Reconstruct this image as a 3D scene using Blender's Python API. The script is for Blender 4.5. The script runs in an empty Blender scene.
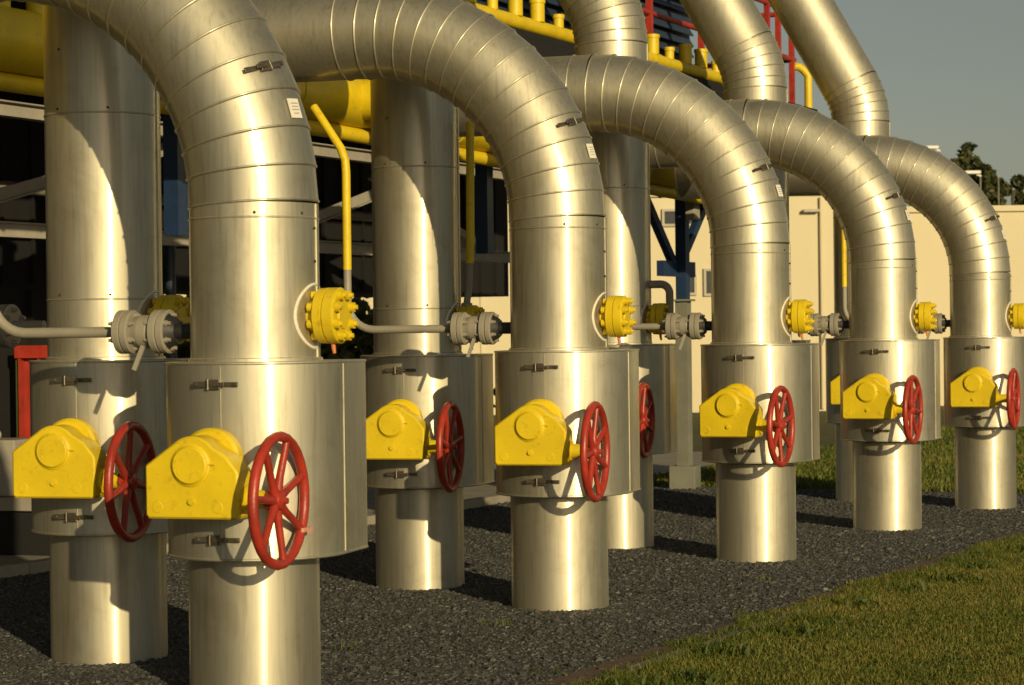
import bpy, bmesh, math, random
import numpy as np
from mathutils import Vector, Matrix
R = math.radians
PI = math.pi
random.seed(7)
rng = np.random.default_rng(11)
scene = bpy.context.scene
COL = scene.collection
CZ = 1.62                                   # eye height

# ------------------------------------------------------------------ helpers
class MB:
    """collects shapes and links them as ONE mesh"""
    def __init__(self):
        self.v = []; self.f = []; self.sm = []
    def add(self, verts, faces, smooth=False):
        o = len(self.v)
        self.v += [tuple(p) for p in verts]
        self.f += [tuple(i + o for i in f) for f in faces]
        self.sm += [smooth] * len(faces)
        return self
    def box(self, c, s, rot=None, bev=0.0):
        hx, hy, hz = s[0] / 2, s[1] / 2, s[2] / 2
        bm = bmesh.new()
        bmesh.ops.create_cube(bm, size=1)
        for v in bm.verts:
            v.co = Vector((v.co.x * s[0], v.co.y * s[1], v.co.z * s[2]))
        if bev > 0:
            bmesh.ops.bevel(bm, geom=bm.edges[:], offset=bev, segments=2, affect='EDGES', profile=0.6)
        return self._bm(bm, c, rot)
    def _bm(self, bm, c, rot=None, smooth=False):
        bm.verts.ensure_lookup_table()
        M = rot if rot is not None else Matrix.Identity(3)
        cc = Vector(c)
        vs = [M @ v.co + cc for v in bm.verts]
        idx = {v: i for i, v in enumerate(bm.verts)}
        fs = [[idx[v] for v in f.verts] for f in bm.faces]
        bm.free()
        return self.add(vs, fs, smooth)
    def bar(self, a, b, w, h, up=(0, 0, 1)):
        a, b = Vector(a), Vector(b)
        d = (b - a); L = d.length; d.normalize()
        u = Vector(up)
        if abs(d.dot(u)) > 0.98: u = Vector((0, 1, 0))
        x = d.cross(u).normalized(); y = x.cross(d).normalized()
        vs = []
        for p in (a, b):
            for sx, sy in ((-1, -1), (1, -1), (1, 1), (-1, 1)):
                vs.append(p + x * sx * w / 2 + y * sy * h / 2)
        return self.add(vs, [(0, 3, 2, 1), (4, 5, 6, 7), (0, 1, 5, 4), (1, 2, 6, 5), (2, 3, 7, 6), (3, 0, 4, 7)])
    def ring_frames(self, pts):
        pts = [Vector(p) for p in pts]
        n = len(pts); T = []
        for i in range(n):
            if i == 0: t = pts[1] - pts[0]
            elif i == n - 1: t = pts[-1] - pts[-2]
            else: t = (pts[i + 1] - pts[i]).normalized() + (pts[i] - pts[i - 1]).normalized()
            T.append(t.normalized())
        up = Vector((0, 1, 0)) if abs(T[0].y) < 0.9 else Vector((0, 0, 1))
        x = T[0].cross(up).normalized()
        F = []
        for i in range(n):
            if i > 0:
                q = T[i - 1].rotation_difference(T[i]); x = q @ x
            x = (x - T[i] * x.dot(T[i])).normalized()
            F.append((pts[i], T[i], x, T[i].cross(x)))
        return F
    def tube(self, pts, r, n=16, cap=True, smooth=True):
        F = self.ring_frames(pts)
        rs = r if isinstance(r, (list, tuple)) else [r] * len(pts)
        vs = []; fs = []
        for (p, t, x, y), rr in zip(F, rs):
            for k in range(n):
                a = 2 * PI * k / n
                vs.append(p + x * math.cos(a) * rr + y * math.sin(a) * rr)
        for i in range(len(pts) - 1):
            for k in range(n):
                k2 = (k + 1) % n
                fs.append((i * n + k, i * n + k2, (i + 1) * n + k2, (i + 1) * n + k))
        self.add(vs, fs, smooth)
        if cap:
            for i, rev in ((0, True), (len(pts) - 1, False)):
                p, t, x, y = F[i]; rr = rs[i]
                c = [p + x * math.cos(2 * PI * k / n) * rr + y * math.sin(2 * PI * k / n) * rr for k in range(n)]
                f = tuple(range(n))
                self.add(c, [f[::-1] if rev else f])
        return self
    def cyl(self, a, b, r, n=24, smooth=True, bev=0.0, r2=None):
        a, b = Vector(a), Vector(b)
        r2 = r if r2 is None else r2
        if bev > 0:
            d = (b - a).normalized() * bev
            self.lathe(a, b, [(0, r - bev), (bev, r)], [(bev, r2), (0, r2 - bev)], n)
            return self
        return self.tube([a, b], [r, r2], n, True, smooth)
    def lathe(self, a, b, start, end, n=24):
        """profile along axis a->b: start = [(offset from a, radius)], end = [(offset back from b, radius)], hard bands"""
        a, b = Vector(a), Vector(b); d = (b - a); L = d.length; d.normalize()
        prof = [(o, r) for o, r in start] + [(L - o, r) for o, r in end]
        return self.profile(a, d, prof, n)
    def profile(self, a, d, prof, n=24, cap=True):
        a, d = Vector(a), Vector(d).normalized()
        up = Vector((0, 0, 1)) if abs(d.z) < 0.9 else Vector((0, 1, 0))
        x = d.cross(up).normalized(); y = d.cross(x)
        def ring(o, r):
            return [a + d * o + x * math.cos(2 * PI * k / n) * r + y * math.sin(2 * PI * k / n) * r for k in range(n)]
        for (o1, r1), (o2, r2) in zip(prof, prof[1:]):
            vs = ring(o1, r1) + ring(o2, r2)
            self.add(vs, [(k, k + n, (k + 1) % n + n, (k + 1) % n) for k in range(n)], True)
        if cap:
            self.add(ring(*prof[0]), [tuple(range(n))])
            self.add(ring(*prof[-1]), [tuple(range(n))[::-1]])
        return self
    def prism(self, outline, o, ex, ey, ez, depth, bev=0.0):
        """polygon (2D) in plane ex,ey extruded along ez; bevelled front edge"""
        o, ex, ey, ez = Vector(o), Vector(ex), Vector(ey), Vector(ez)
        n = len(outline)
        cx = sum(p[0] for p in outline) / n; cy = sum(p[1] for p in outline) / n
        P = lambda p, d: o + ex * p[0] + ey * p[1] + ez * d
        def inset(b):
            out = []
            for i in range(n):
                p0, p1, p2 = Vector(outline[i - 1]), Vector(outline[i]), Vector(outline[(i + 1) % n])
                d1 = (p1 - p0).normalized(); d2 = (p2 - p1).normalized()
                n1 = Vector((-d1.y, d1.x)); n2 = Vector((-d2.y, d2.x))
                m = (n1 + n2); m = m / max(0.3, m.length_squared) * 2
                out.append(p1 + m * b)
            return out
        if bev > 0:
            rings = [[P(p, 0) for p in inset(bev)], [P(p, bev) for p in outline], [P(p, depth) for p in outline]]
        else:
            rings = [[P(p, 0) for p in outline], [P(p, depth) for p in outline]]
        vs = [v for r_ in rings for v in r_]
        fs = []
        for i in range(len(rings) - 1):
            for k in range(n):
                k2 = (k + 1) % n
                fs.append((i * n + k, (i + 1) * n + k, (i + 1) * n + k2, i * n + k2))
        fs.append(tuple(range(n)))
        fs.append(tuple(range((len(rings) - 1) * n, len(rings) * n))[::-1])
        return self.add(vs, fs)
    def sphere(self, c, r, n=12, m=8, sc=(1, 1, 1)):
        c = Vector(c); vs = []; fs = []
        for i in range(m + 1):
            th = PI * i / m
            for k in range(n):
                a = 2 * PI * k / n
                vs.append(c + Vector((math.sin(th) * math.cos(a) * r * sc[0], math.sin(th) * math.sin(a) * r * sc[1], math.cos(th) * r * sc[2])))
        for i in range(m):
            for k in range(n):
                k2 = (k + 1) % n
                fs.append((i * n + k, (i + 1) * n + k, (i + 1) * n + k2, i * n + k2))
        return self.add(vs, fs, True)
    def mesh(self, name, mat, auto=None):
        me = bpy.data.meshes.new(name)
        me.from_pydata(self.v, [], self.f)
        me.polygons.foreach_set('use_smooth', self.sm)
        bm = bmesh.new(); bm.from_mesh(me)
        if auto: bmesh.ops.remove_doubles(bm, verts=bm.verts[:], dist=1e-5)
        bmesh.ops.recalc_face_normals(bm, faces=bm.faces[:])
        bm.to_mesh(me); bm.free()
        if auto:
            me.polygons.foreach_set('use_smooth', [True] * len(me.polygons)); me.set_sharp_from_angle(angle=R(auto))
        me.materials.append(mat)
        return me
    def build(self, name, mat, parent=None, loc=(0, 0, 0)):
        return link(name, self.mesh(name, mat), parent, loc)

def link(name, me, parent=None, loc=(0, 0, 0), rot=None):
    o = bpy.data.objects.new(name, me); COL.objects.link(o)
    o.location = loc
    if rot: o.rotation_euler = rot
    if parent: o.parent = parent
    return o
def tag(o, label=None, cat=None, group=None, kind=None):
    if label: o['label'] = label
    if cat: o['category'] = cat
    if group: o['group'] = group
    if kind: o['kind'] = kind
    return o
def empty(name, loc, rz, label, cat, group=None):
    o = bpy.data.objects.new(name, None); COL.objects.link(o)
    o.location = loc; o.rotation_euler = (0, 0, rz); o.empty_display_size = 0.2
    return tag(o, label, cat, group)

# ------------------------------------------------------------------ materials
def mat(name):
    m = bpy.data.materials.new(name); m.use_nodes = True
    nt = m.node_tree; nt.nodes.clear()
    out = nt.nodes.new('ShaderNodeOutputMaterial')
    b = nt.nodes.new('ShaderNodeBsdfPrincipled')
    nt.links.new(b.outputs[0], out.inputs[0])
    return m, nt, b, out
def N(nt, t, **kw):
    n = nt.nodes.new(t)
    for k, v in kw.items():
        if k.startswith('i_'):
            key = k[2:]
            key = int(key) if key.isdigit() else key.replace('_', ' ')
            n.inputs[key].default_value = v
        else: setattr(n, k, v)
    return n
def ramp(nt, src, stops, interp='LINEAR'):
    r = nt.nodes.new('ShaderNodeValToRGB'); r.color_ramp.interpolation = interp
    while len(r.color_ramp.elements) < len(stops): r.color_ramp.elements.new(0.5)
    for e, (p, c) in zip(r.color_ramp.elements, stops):
        e.position = p; e.color = (*c, 1) if len(c) == 3 else c
    nt.links.new(src, r.inputs[0]); return r
def coords(nt, scale=(1, 1, 1), rnd=True):
    tc = N(nt, 'ShaderNodeTexCoord')
    mp = N(nt, 'ShaderNodeMapping'); mp.inputs['Scale'].default_value = scale
    nt.links.new(tc.outputs['Object'], mp.inputs[0])
    if rnd:
        oi = N(nt, 'ShaderNodeObjectInfo')
        mul = N(nt, 'ShaderNodeMath', operation='MULTIPLY'); mul.inputs[1].default_value = 37.0
        nt.links.new(oi.outputs['Random'], mul.inputs[0])
        cmb = N(nt, 'ShaderNodeCombineXYZ')
        nt.links.new(mul.outputs[0], cmb.inputs[0]); nt.links.new(mul.outputs[0], cmb.inputs[2])
        nt.links.new(cmb.outputs[0], mp.inputs['Location'])
    return mp.outputs[0]
def rgb(c): return (*c, 1)

def cladding(name, base, r1, r2, mix=0.35, bump=0.012, met=1.0, aniso=False):
    """satin aluminium sheet: two lobes, faint streaks, handling marks"""
    m, nt, b, out = mat(name)
    co = coords(nt)
    st = coords(nt, (9, 9, 0.5))
    n1 = N(nt, 'ShaderNodeTexNoise', i_Scale=2.2, i_Detail=5.0, i_Roughness=0.6); nt.links.new(co, n1.inputs[0])
    n2 = N(nt, 'ShaderNodeTexNoise', i_Scale=6.0, i_Detail=4.0, i_Roughness=0.6); nt.links.new(st, n2.inputs[0])
    c = ramp(nt, n1.outputs[0], [(0.3, tuple(x * 0.96 for x in base)), (0.7, tuple(min(1, x * 1.03) for x in base))])
    mx = N(nt, 'ShaderNodeMix', data_type='RGBA', blend_type='MULTIPLY'); mx.inputs[0].default_value = 1
    c2 = ramp(nt, n2.outputs[0], [(0.28, (0.80, 0.79, 0.76)), (0.50, (0.97, 0.97, 0.96)), (0.70, (1, 1, 1))])
    oi = N(nt, 'ShaderNodeObjectInfo'); tone = N(nt, 'ShaderNodeMapRange'); tone.inputs[3].default_value = 0.90; tone.inputs[4].default_value = 1.06
    nt.links.new(oi.outputs['Random'], tone.inputs[0])
    tv = N(nt, 'ShaderNodeVectorMath', operation='SCALE'); nt.links.new(c.outputs[0], tv.inputs[0]); nt.links.new(tone.outputs[0], tv.inputs['Scale'])
    nt.links.new(tv.outputs[0], mx.inputs[6]); nt.links.new(c2.outputs[0], mx.inputs[7])
    ns_ = N(nt, 'ShaderNodeTexNoise', i_Scale=3.4, i_Detail=7.0, i_Roughness=0.7, i_Distortion=0.8); nt.links.new(co, ns_.inputs[0])
    sm = ramp(nt, ns_.outputs[0], [(0.52, (0, 0, 0)), (0.66, (1, 1, 1))])
    dk = N(nt, 'ShaderNodeMix', data_type='RGBA', blend_type='MULTIPLY'); dk.inputs[7].default_value = (0.80, 0.76, 0.68, 1)
    hf = N(nt, 'ShaderNodeMath', operation='MULTIPLY'); hf.inputs[1].default_value = 0.55
    nt.links.new(sm.outputs[0], hf.inputs[0]); nt.links.new(hf.outputs[0], dk.inputs[0]); nt.links.new(mx.outputs[2], dk.inputs[6])
    mx = dk
    b.inputs['Metallic'].default_value = met
    g = nt.nodes.new('ShaderNodeBsdfPrincipled'); g.inputs['Metallic'].default_value = 1
    for s, rr in ((b, r1), (g, r2)):
        nt.links.new(mx.outputs[2], s.inputs['Base Color'])
        mr = N(nt, 'ShaderNodeMapRange'); mr.inputs[3].default_value = rr - 0.02; mr.inputs[4].default_value = rr + 0.02
        nt.links.new(n2.outputs[0], mr.inputs[0]); nt.links.new(mr.outputs[0], s.inputs['Roughness'])
    if aniso:                                           # rolled sheet: the gleam runs along the pipe
        tg = N(nt, 'ShaderNodeTangent', direction_type='RADIAL', axis='Z')
        nt.links.new(tg.outputs[0], g.inputs['Tangent'])
        g.inputs['Anisotropic'].default_value = 0.92; g.inputs['Anisotropic Rotation'].default_value = 0.25
    bp = N(nt, 'ShaderNodeBump', i_Strength=0.25, i_Distance=bump)
    nz = N(nt, 'ShaderNodeTexNoise', i_Scale=1.8, i_Detail=2.0); nt.links.new(co, nz.inputs[0])
    nt.links.new(nz.outputs[0], bp.inputs['Height'])
    nt.links.new(bp.outputs[0], b.inputs['Normal']); nt.links.new(bp.outputs[0], g.inputs['Normal'])
    ms = nt.nodes.new('ShaderNodeMixShader'); ms.inputs[0].default_value = mix
    nt.links.new(b.outputs[0], ms.inputs[1]); nt.links.new(g.outputs[0], ms.inputs[2])
    nt.links.new(ms.outputs[0], out.inputs[0])
    return m
def paint(name, col, rough=0.45, var=0.15, dirt=None, bump=0.003, scale=6.0, metal=0.0):
    m, nt, b, out = mat(name)
    co = coords(nt)
    n = N(nt, 'ShaderNodeTexNoise', i_Scale=scale, i_Detail=6.0, i_Roughness=0.65); nt.links.new(co, n.inputs[0])
    c = ramp(nt, n.outputs[0], [(0.3, tuple(x * (1 - var) for x in col)), (0.7, tuple(min(1, x * (1 + var * 0.5)) for x in col))])
    src = c.outputs[0]
    if dirt:
        n2 = N(nt, 'ShaderNodeTexNoise', i_Scale=scale * 4, i_Detail=8.0, i_Roughness=0.7); nt.links.new(co, n2.inputs[0])
        f = ramp(nt, n2.outputs[0], [(0.55, (0, 0, 0)), (0.68, (1, 1, 1))])
        mx = N(nt, 'ShaderNodeMix', data_type='RGBA')
        k = N(nt, 'ShaderNodeMath', operation='MULTIPLY'); k.inputs[1].default_value = 0.6
        nt.links.new(f.outputs[0], k.inputs[0]); nt.links.new(k.outputs[0], mx.inputs[0])
        nt.links.new(src, mx.inputs[6]); mx.inputs[7].default_value = rgb(dirt); src = mx.outputs[2]
    nt.links.new(src, b.inputs['Base Color'])
    b.inputs['Roughness'].default_value = rough; b.inputs['Metallic'].default_value = metal
    if bump:
        bp = N(nt, 'ShaderNodeBump', i_Strength=0.4, i_Distance=bump)
        n3 = N(nt, 'ShaderNodeTexNoise', i_Scale=scale * 6, i_Detail=3.0); nt.links.new(co, n3.inputs[0])
        nt.links.new(n3.outputs[0], bp.inputs['Height']); nt.links.new(bp.outputs[0], b.inputs['Normal'])
    return m

M_CLAD = cladding('satin_aluminium_cladding', (0.632, 0.598, 0.482), 0.58, 0.22, 0.22, 0.016, 0.96)
M_PIPE = cladding('rolled_aluminium_cladding', (0.632, 0.598, 0.486), 0.59, 0.29, 0.25, 0.016, 0.96, True)
M_JACK = cladding('jacket_aluminium', (0.632, 0.602, 0.498), 0.58, 0.29, 0.24, 0.030, 0.96, True)
M_SEAM = cladding('seam_aluminium', (0.55, 0.5, 0.4), 0.5, 0.3, 0.3)
M_YEL = paint('yellow_paint', (0.66, 0.49, 0.008), 0.48, 0.16, (0.36, 0.22, 0.02), 0.003, 5)
M_RED = paint('red_paint', (0.36, 0.034, 0.020), 0.40, 0.35, (0.12, 0.03, 0.018), 0.003, 9)
M_GREY = paint('grey_paint', (0.27, 0.25, 0.205), 0.5, 0.15, (0.2, 0.17, 0.12), 0.002, 8)
M_BLK = paint('black_steel', (0.018, 0.018, 0.02), 0.5, 0.2)
M_LATCH = paint('latch_steel', (0.22, 0.19, 0.14), 0.36, 0.4, (0.04, 0.03, 0.02), 0.001, 14, 0.85)
M_BLUE = paint('blue_steel_paint', (0.014, 0.036, 0.095), 0.45, 0.2)
M_NAVY = paint('navy_louvre', (0.026, 0.044, 0.080), 0.5, 0.25)
M_DARK = paint('dark_cladding_and_shade', (0.006, 0.006, 0.007), 0.85, 0.3)
M_BEAM = paint('galvanised_beam', (0.34, 0.32, 0.28), 0.5, 0.2, (0.25, 0.2, 0.14), 0.002, 4)
M_CREAM = paint('cream_wall', (0.60, 0.535, 0.37), 0.9, 0.05, None, 0.0, 0.6)
M_ROOF = paint('roof_flashing', (0.4, 0.37, 0.3), 0.7, 0.1)
M_GLASS = paint('dark_window_glass', (0.03, 0.035, 0.04), 0.12, 0.1, None, 0)
M_CONC = paint('concrete', (0.27, 0.25, 0.21), 0.9, 0.25, (0.16, 0.14, 0.1), 0.006, 3)
M_POST = paint('pale_concrete_post', (0.17, 0.175, 0.145), 0.8, 0.2, (0.2, 0.2, 0.15), 0.004, 4)
M_WHITE = paint('white_label', (0.74, 0.72, 0.66), 0.5, 0.05, None, 0)
M_INK = paint('label_ink', (0.30, 0.28, 0.25), 0.6, 0.05, None, 0)
M_SEAL = paint('white_sealant', (0.66, 0.63, 0.56), 0.6, 0.1, (0.4, 0.35, 0.25), 0.002, 12)
M_TAGR = paint('faded_tag', (0.62, 0.32, 0.24), 0.6, 0.1, None, 0)
M_ORNG = paint('orange_plastic', (0.5, 0.16, 0.04), 0.5, 0.1, None, 0)
M_BARK = paint('bark', (0.09, 0.065, 0.045), 0.9, 0.3, None, 0.01, 4)
M_LAMP = paint('lamp_housing', (0.62, 0.62, 0.58), 0.4, 0.05, None, 0)
M_MAST = paint('weathered_mast', (0.2, 0.19, 0.17), 0.6, 0.1, None, 0)
M_DKGRN = paint('dark_green_paint', (0.05, 0.075, 0.02), 0.5, 0.2)

def leaf_mat(name, a, b_, trans=0.25):
    m, nt, b, out = mat(name)
    at = N(nt, 'ShaderNodeAttribute', attribute_name='tint')
    c = ramp(nt, at.outputs['Fac'], [(0, a[0]), (0.5, a[1]), (1, a[2])])
    nt.links.new(c.outputs[0], b.inputs['Base Color'])
    b.inputs['Roughness'].default_value = 0.6
    tr = N(nt, 'ShaderNodeBsdfTranslucent'); nt.links.new(c.outputs[0], tr.inputs[0])
    ms = nt.nodes.new('ShaderNodeMixShader'); ms.inputs[0].default_value = trans
    nt.links.new(b.outputs[0], ms.inputs[1]); nt.links.new(tr.outputs[0], ms.inputs[2])
    nt.links.new(ms.outputs[0], out.inputs[0])
    return m
M_GRASS = leaf_mat('grass_blades', ((0.034, 0.066, 0.006), (0.112, 0.145, 0.013), (0.25, 0.20, 0.045)), None, 0.3)
M_LEAF = leaf_mat('tree_leaves', ((0.026, 0.036, 0.009), (0.052, 0.060, 0.014), (0.11, 0.10, 0.028)), None, 0.25)
M_BUSH = leaf_mat('bush_leaves', ((0.05, 0.06, 0.010), (0.10, 0.105, 0.018), (0.17, 0.15, 0.03)), None, 0.3)
M_PEB = leaf_mat('gravel_stones', ((0.020, 0.022, 0.024), (0.052, 0.054, 0.054), (0.19, 0.175, 0.15)), None, 0.0)

def ground_mats():
    m, nt, b, out = mat('gravel_bed')
    tc = N(nt, 'ShaderNodeTexCoord')
    v = N(nt, 'ShaderNodeTexVoronoi', i_Scale=70.0); nt.links.new(tc.outputs['Object'], v.inputs[0])
    n = N(nt, 'ShaderNodeTexNoise', i_Scale=1.3, i_Detail=5.0); nt.links.new(tc.outputs['Object'], n.inputs[0])
    c = ramp(nt, v.outputs['Color'], [(0.2, (0.019, 0.020, 0.020)), (0.7, (0.048, 0.047, 0.045)), (0.95, (0.11, 0.105, 0.09))])
    mx = N(nt, 'ShaderNodeMix', data_type='RGBA', blend_type='MULTIPLY'); mx.inputs[0].default_value = 1
    c2 = ramp(nt, n.outputs[0], [(0.35, (0.75, 0.72, 0.68)), (0.65, (1.1, 1.05, 1.0))])
    nt.links.new(c.outputs[0], mx.inputs[6]); nt.links.new(c2.outputs[0], mx.inputs[7])
    nt.links.new(mx.outputs[2], b.inputs['Base Color']); b.inputs['Roughness'].default_value = 0.9
    bp = N(nt, 'ShaderNodeBump', i_Strength=1.0, i_Distance=0.015, invert=True)
    nt.links.new(v.outputs['Distance'], bp.inputs['Height']); nt.links.new(bp.outputs[0], b.inputs['Normal'])
    s, nt, b, out = mat('lawn_soil')
    tc = N(nt, 'ShaderNodeTexCoord')
    n = N(nt, 'ShaderNodeTexNoise', i_Scale=1.2, i_Detail=8.0, i_Roughness=0.7); nt.links.new(tc.outputs['Object'], n.inputs[0])
    n2 = N(nt, 'ShaderNodeTexNoise', i_Scale=40.0, i_Detail=4.0, i_Roughness=0.7); nt.links.new(tc.outputs['Object'], n2.inputs[0])
    c = ramp(nt, n.outputs[0], [(0.3, (0.045, 0.06, 0.010)), (0.55, (0.085, 0.085, 0.016)), (0.75, (0.12, 0.09, 0.028))])
    mx = N(nt, 'ShaderNodeMix', data_type='RGBA', blend_type='MULTIPLY'); mx.inputs[0].default_value = 1
    c2 = ramp(nt, n2.outputs[0], [(0.35, (0.5, 0.5, 0.5)), (0.65, (1.1, 1.1, 1.1))])
    nt.links.new(c.outputs[0], mx.inputs[6]); nt.links.new(c2.outputs[0], mx.inputs[7])
    nt.links.new(mx.outputs[2], b.inputs['Base Color']); b.inputs['Roughness'].default_value = 0.95
    bp = N(nt, 'ShaderNodeBump', i_Strength=0.8, i_Distance=0.03)
    nt.links.new(n2.outputs[0], bp.inputs['Height']); nt.links.new(bp.outputs[0], b.inputs['Normal'])
    return m, s
M_GRAV, M_SOIL = ground_mats()

# ------------------------------------------------------------------ site frame
# row frame: s runs along the pipe rows (away to the right), d runs to the left of them
O0 = Vector((-1.10, 9.38)); U = Vector((0.438, 0.899)); D = Vector((-0.899, 0.438))
def sd(s, d): return (O0.x + U.x * s + D.x * d, O0.y + U.y * s + D.y * d)
def rp(s, d, zr):                           # point with height relative to the eye
    x, y = sd(s, d); return Vector((x, y, CZ + zr))
def gz(y):
    y = max(2.0, min(19.5, y)); return 0.218 - 0.015 * y
def gza(y): return 0.218 - 0.015 * np.clip(y, 2.0, 19.5)

# ------------------------------------------------------------------ setting
def sheet(name, poly_fn, mat_, lift):
    pts, faces = poly_fn
    me = bpy.data.meshes.new(name)
    me.from_pydata([(x, y, gz(y) + lift) for x, y in pts], [], faces); me.materials.append(mat_)
    o = link(name, me); tag(o, kind='structure'); return o
def grid_sd(s0, s1, d0, d1, ns, nd):
    pts = [sd(s0 + (s1 - s0) * i / ns, d0 + (d1 - d0) * j / nd) for i in range(ns + 1) for j in range(nd + 1)]
    fs = [(i * (nd + 1) + j, (i + 1) * (nd + 1) + j, (i + 1) * (nd + 1) + j + 1, i * (nd + 1) + j + 1) for i in range(ns) for j in range(nd)]
    return pts, fs
ys = [-60, -10, 2] + [2 + 17.5 * k / 10 for k in range(1, 11)] + [21] + [40, 80, 200, 900]
xs = [-600, -60, -20, 0, 20, 60, 600]
gp = [(x, y) for y in ys for x in xs]; nx = len(xs)
gf = [(j * nx + i, j * nx + i + 1, (j + 1) * nx + i + 1, (j + 1) * nx + i) for j in range(len(ys) - 1) for i in range(nx - 1)]
sheet('ground', (gp, gf), M_SOIL, 0.0)
G_D0, G_D1, G_S0, G_S1 = -1.18, 4.4, -9.0, 13.9
sheet('gravel', grid_sd(G_S0, G_S1, G_D0, G_D1, 30, 4), M_GRAV, 0.008)
sheet('pavement', grid_sd(-9, 20, G_D1 + 0.1, 11.0, 30, 4), M_CONC, 0.012)

M_DIRT = paint('brown_soil', (0.12, 0.075, 0.045), 0.95, 0.4, (0.05, 0.04, 0.03), 0.01, 9)
sheet('soil_strip', grid_sd(G_S0, G_S1, G_D0, G_D0 + 0.16, 30, 1), M_DIRT, 0.012)
kb = MB()
for s0 in np.arange(-6, 14, 1.0):
    a = sd(s0 + 0.004, G_D0 - 0.03); b = sd(s0 + 0.996, G_D0 - 0.03)
    up_ = 0.004 if 0.6 < s0 < 3.5 else -0.03
    za = gz(a[1]) + up_; zb = gz(b[1]) + up_ - 0.006
    kb.bar((a[0], a[1], za - 0.016), (b[0], b[1], zb), 0.055, 0.05)
tag(kb.build('kerb', M_CONC), kind='structure')
kb = MB()
for s0 in np.arange(-9, 14, 1.0):
    a = sd(s0 + 0.004, G_D1 + 0.03); b = sd(s0 + 0.996, G_D1 + 0.03)
    kb.bar((a[0], a[1], gz(a[1]) + 0.03), (b[0], b[1], gz(b[1]) + 0.03), 0.10, 0.12)
tag(kb.build('kerb_back', M_CONC), kind='structure')

def raw_mesh(name, V, F_idx, loop_start, mat_, tint=None, smooth=False):
    me = bpy.data.meshes.new(name)
    me.vertices.add(len(V)); me.vertices.foreach_set('co', V.astype(np.float32).ravel())
    me.loops.add(len(F_idx)); me.loops.foreach_set('vertex_index', F_idx.astype(np.int32))
    me.polygons.add(len(loop_start)); me.polygons.foreach_set('loop_start', loop_start.astype(np.int32))
    me.update(calc_edges=True)
    if tint is not None:
        at = me.attributes.new('tint', 'FLOAT', 'POINT'); at.data.foreach_set('value', tint.astype(np.float32))
    me.polygons.foreach_set('use_smooth', np.full(len(loop_start), smooth))
    me.materials.append(mat_); me.validate()
    return me

def pebbles():
    n = 185000
    # more stones where the camera stands nearer
    s = -1.8 + 15.6 * rng.random(n) ** 1.6; d = G_D0 + 0.02 + (G_D1 - G_D0) * rng.random(n)
    kp = (d > G_D0 + 0.10 + 0.25 * rng.random(n)) | (rng.random(n) < 0.3)
    s = s[kp]; d = d[kp]; n = len(s)
    x = O0.x + U.x * s + D.x * d; y = O0.y + U.y * s + D.y * d
    sz = rng.gamma(3.0, 0.0015, n) + 0.0028 + 0.00025 * np.clip(s, 0, 20)
    base = np.array([(-1, -1, -.6), (1, -1, -.6), (1, 1, -.6), (-1, 1, -.6), (-.75, -.75, .6), (.75, -.75, .6), (.75, .75, .6), (-.75, .75, .6)])
    V = base[None] * (1 + 0.55 * (rng.random((n, 8, 3)) - 0.5)) * sz[:, None, None]
    V[:, :, 1] *= (0.6 + 0.5 * rng.random(n))[:, None]
    # random tilt
    a = rng.random(n) * 2 * PI; t = (rng.random(n) - 0.5) * 1.6
    ca, sa, ct, st = np.cos(a), np.sin(a), np.cos(t), np.sin(t)
    X, Y, Z = V[:, :, 0], V[:, :, 1], V[:, :, 2]
    Y2 = Y * ct[:, None] - Z * st[:, None]; Z2 = Y * st[:, None] + Z * ct[:, None]
    X3 = X * ca[:, None] - Y2 * sa[:, None]; Y3 = X * sa[:, None] + Y2 * ca[:, None]
    V = np.stack([X3 + x[:, None], Y3 + y[:, None], Z2 + (gza(y) + 0.006 + sz * 0.1)[:, None]], 2).reshape(-1, 3)
    q = np.array([0, 3, 2, 1, 4, 5, 6, 7, 0, 1, 5, 4, 1, 2, 6, 5, 2, 3, 7, 6, 3, 0, 4, 7])
    F = (q[None] + 8 * np.arange(n)[:, None]).ravel()
    tint = np.repeat(np.clip(rng.normal(0.34, 0.13, n) + (rng.random(n) > 0.994) * 0.5, 0, 1), 8)
    o = link('gravel_stones', raw_mesh('gravel_stones', V, F, np.arange(0, len(F), 4), M_PEB, tint))
    tag(o, 'loose dark grey gravel stones spread round the feet of the pipes', 'gravel', kind='stuff')
pebbles()

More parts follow.
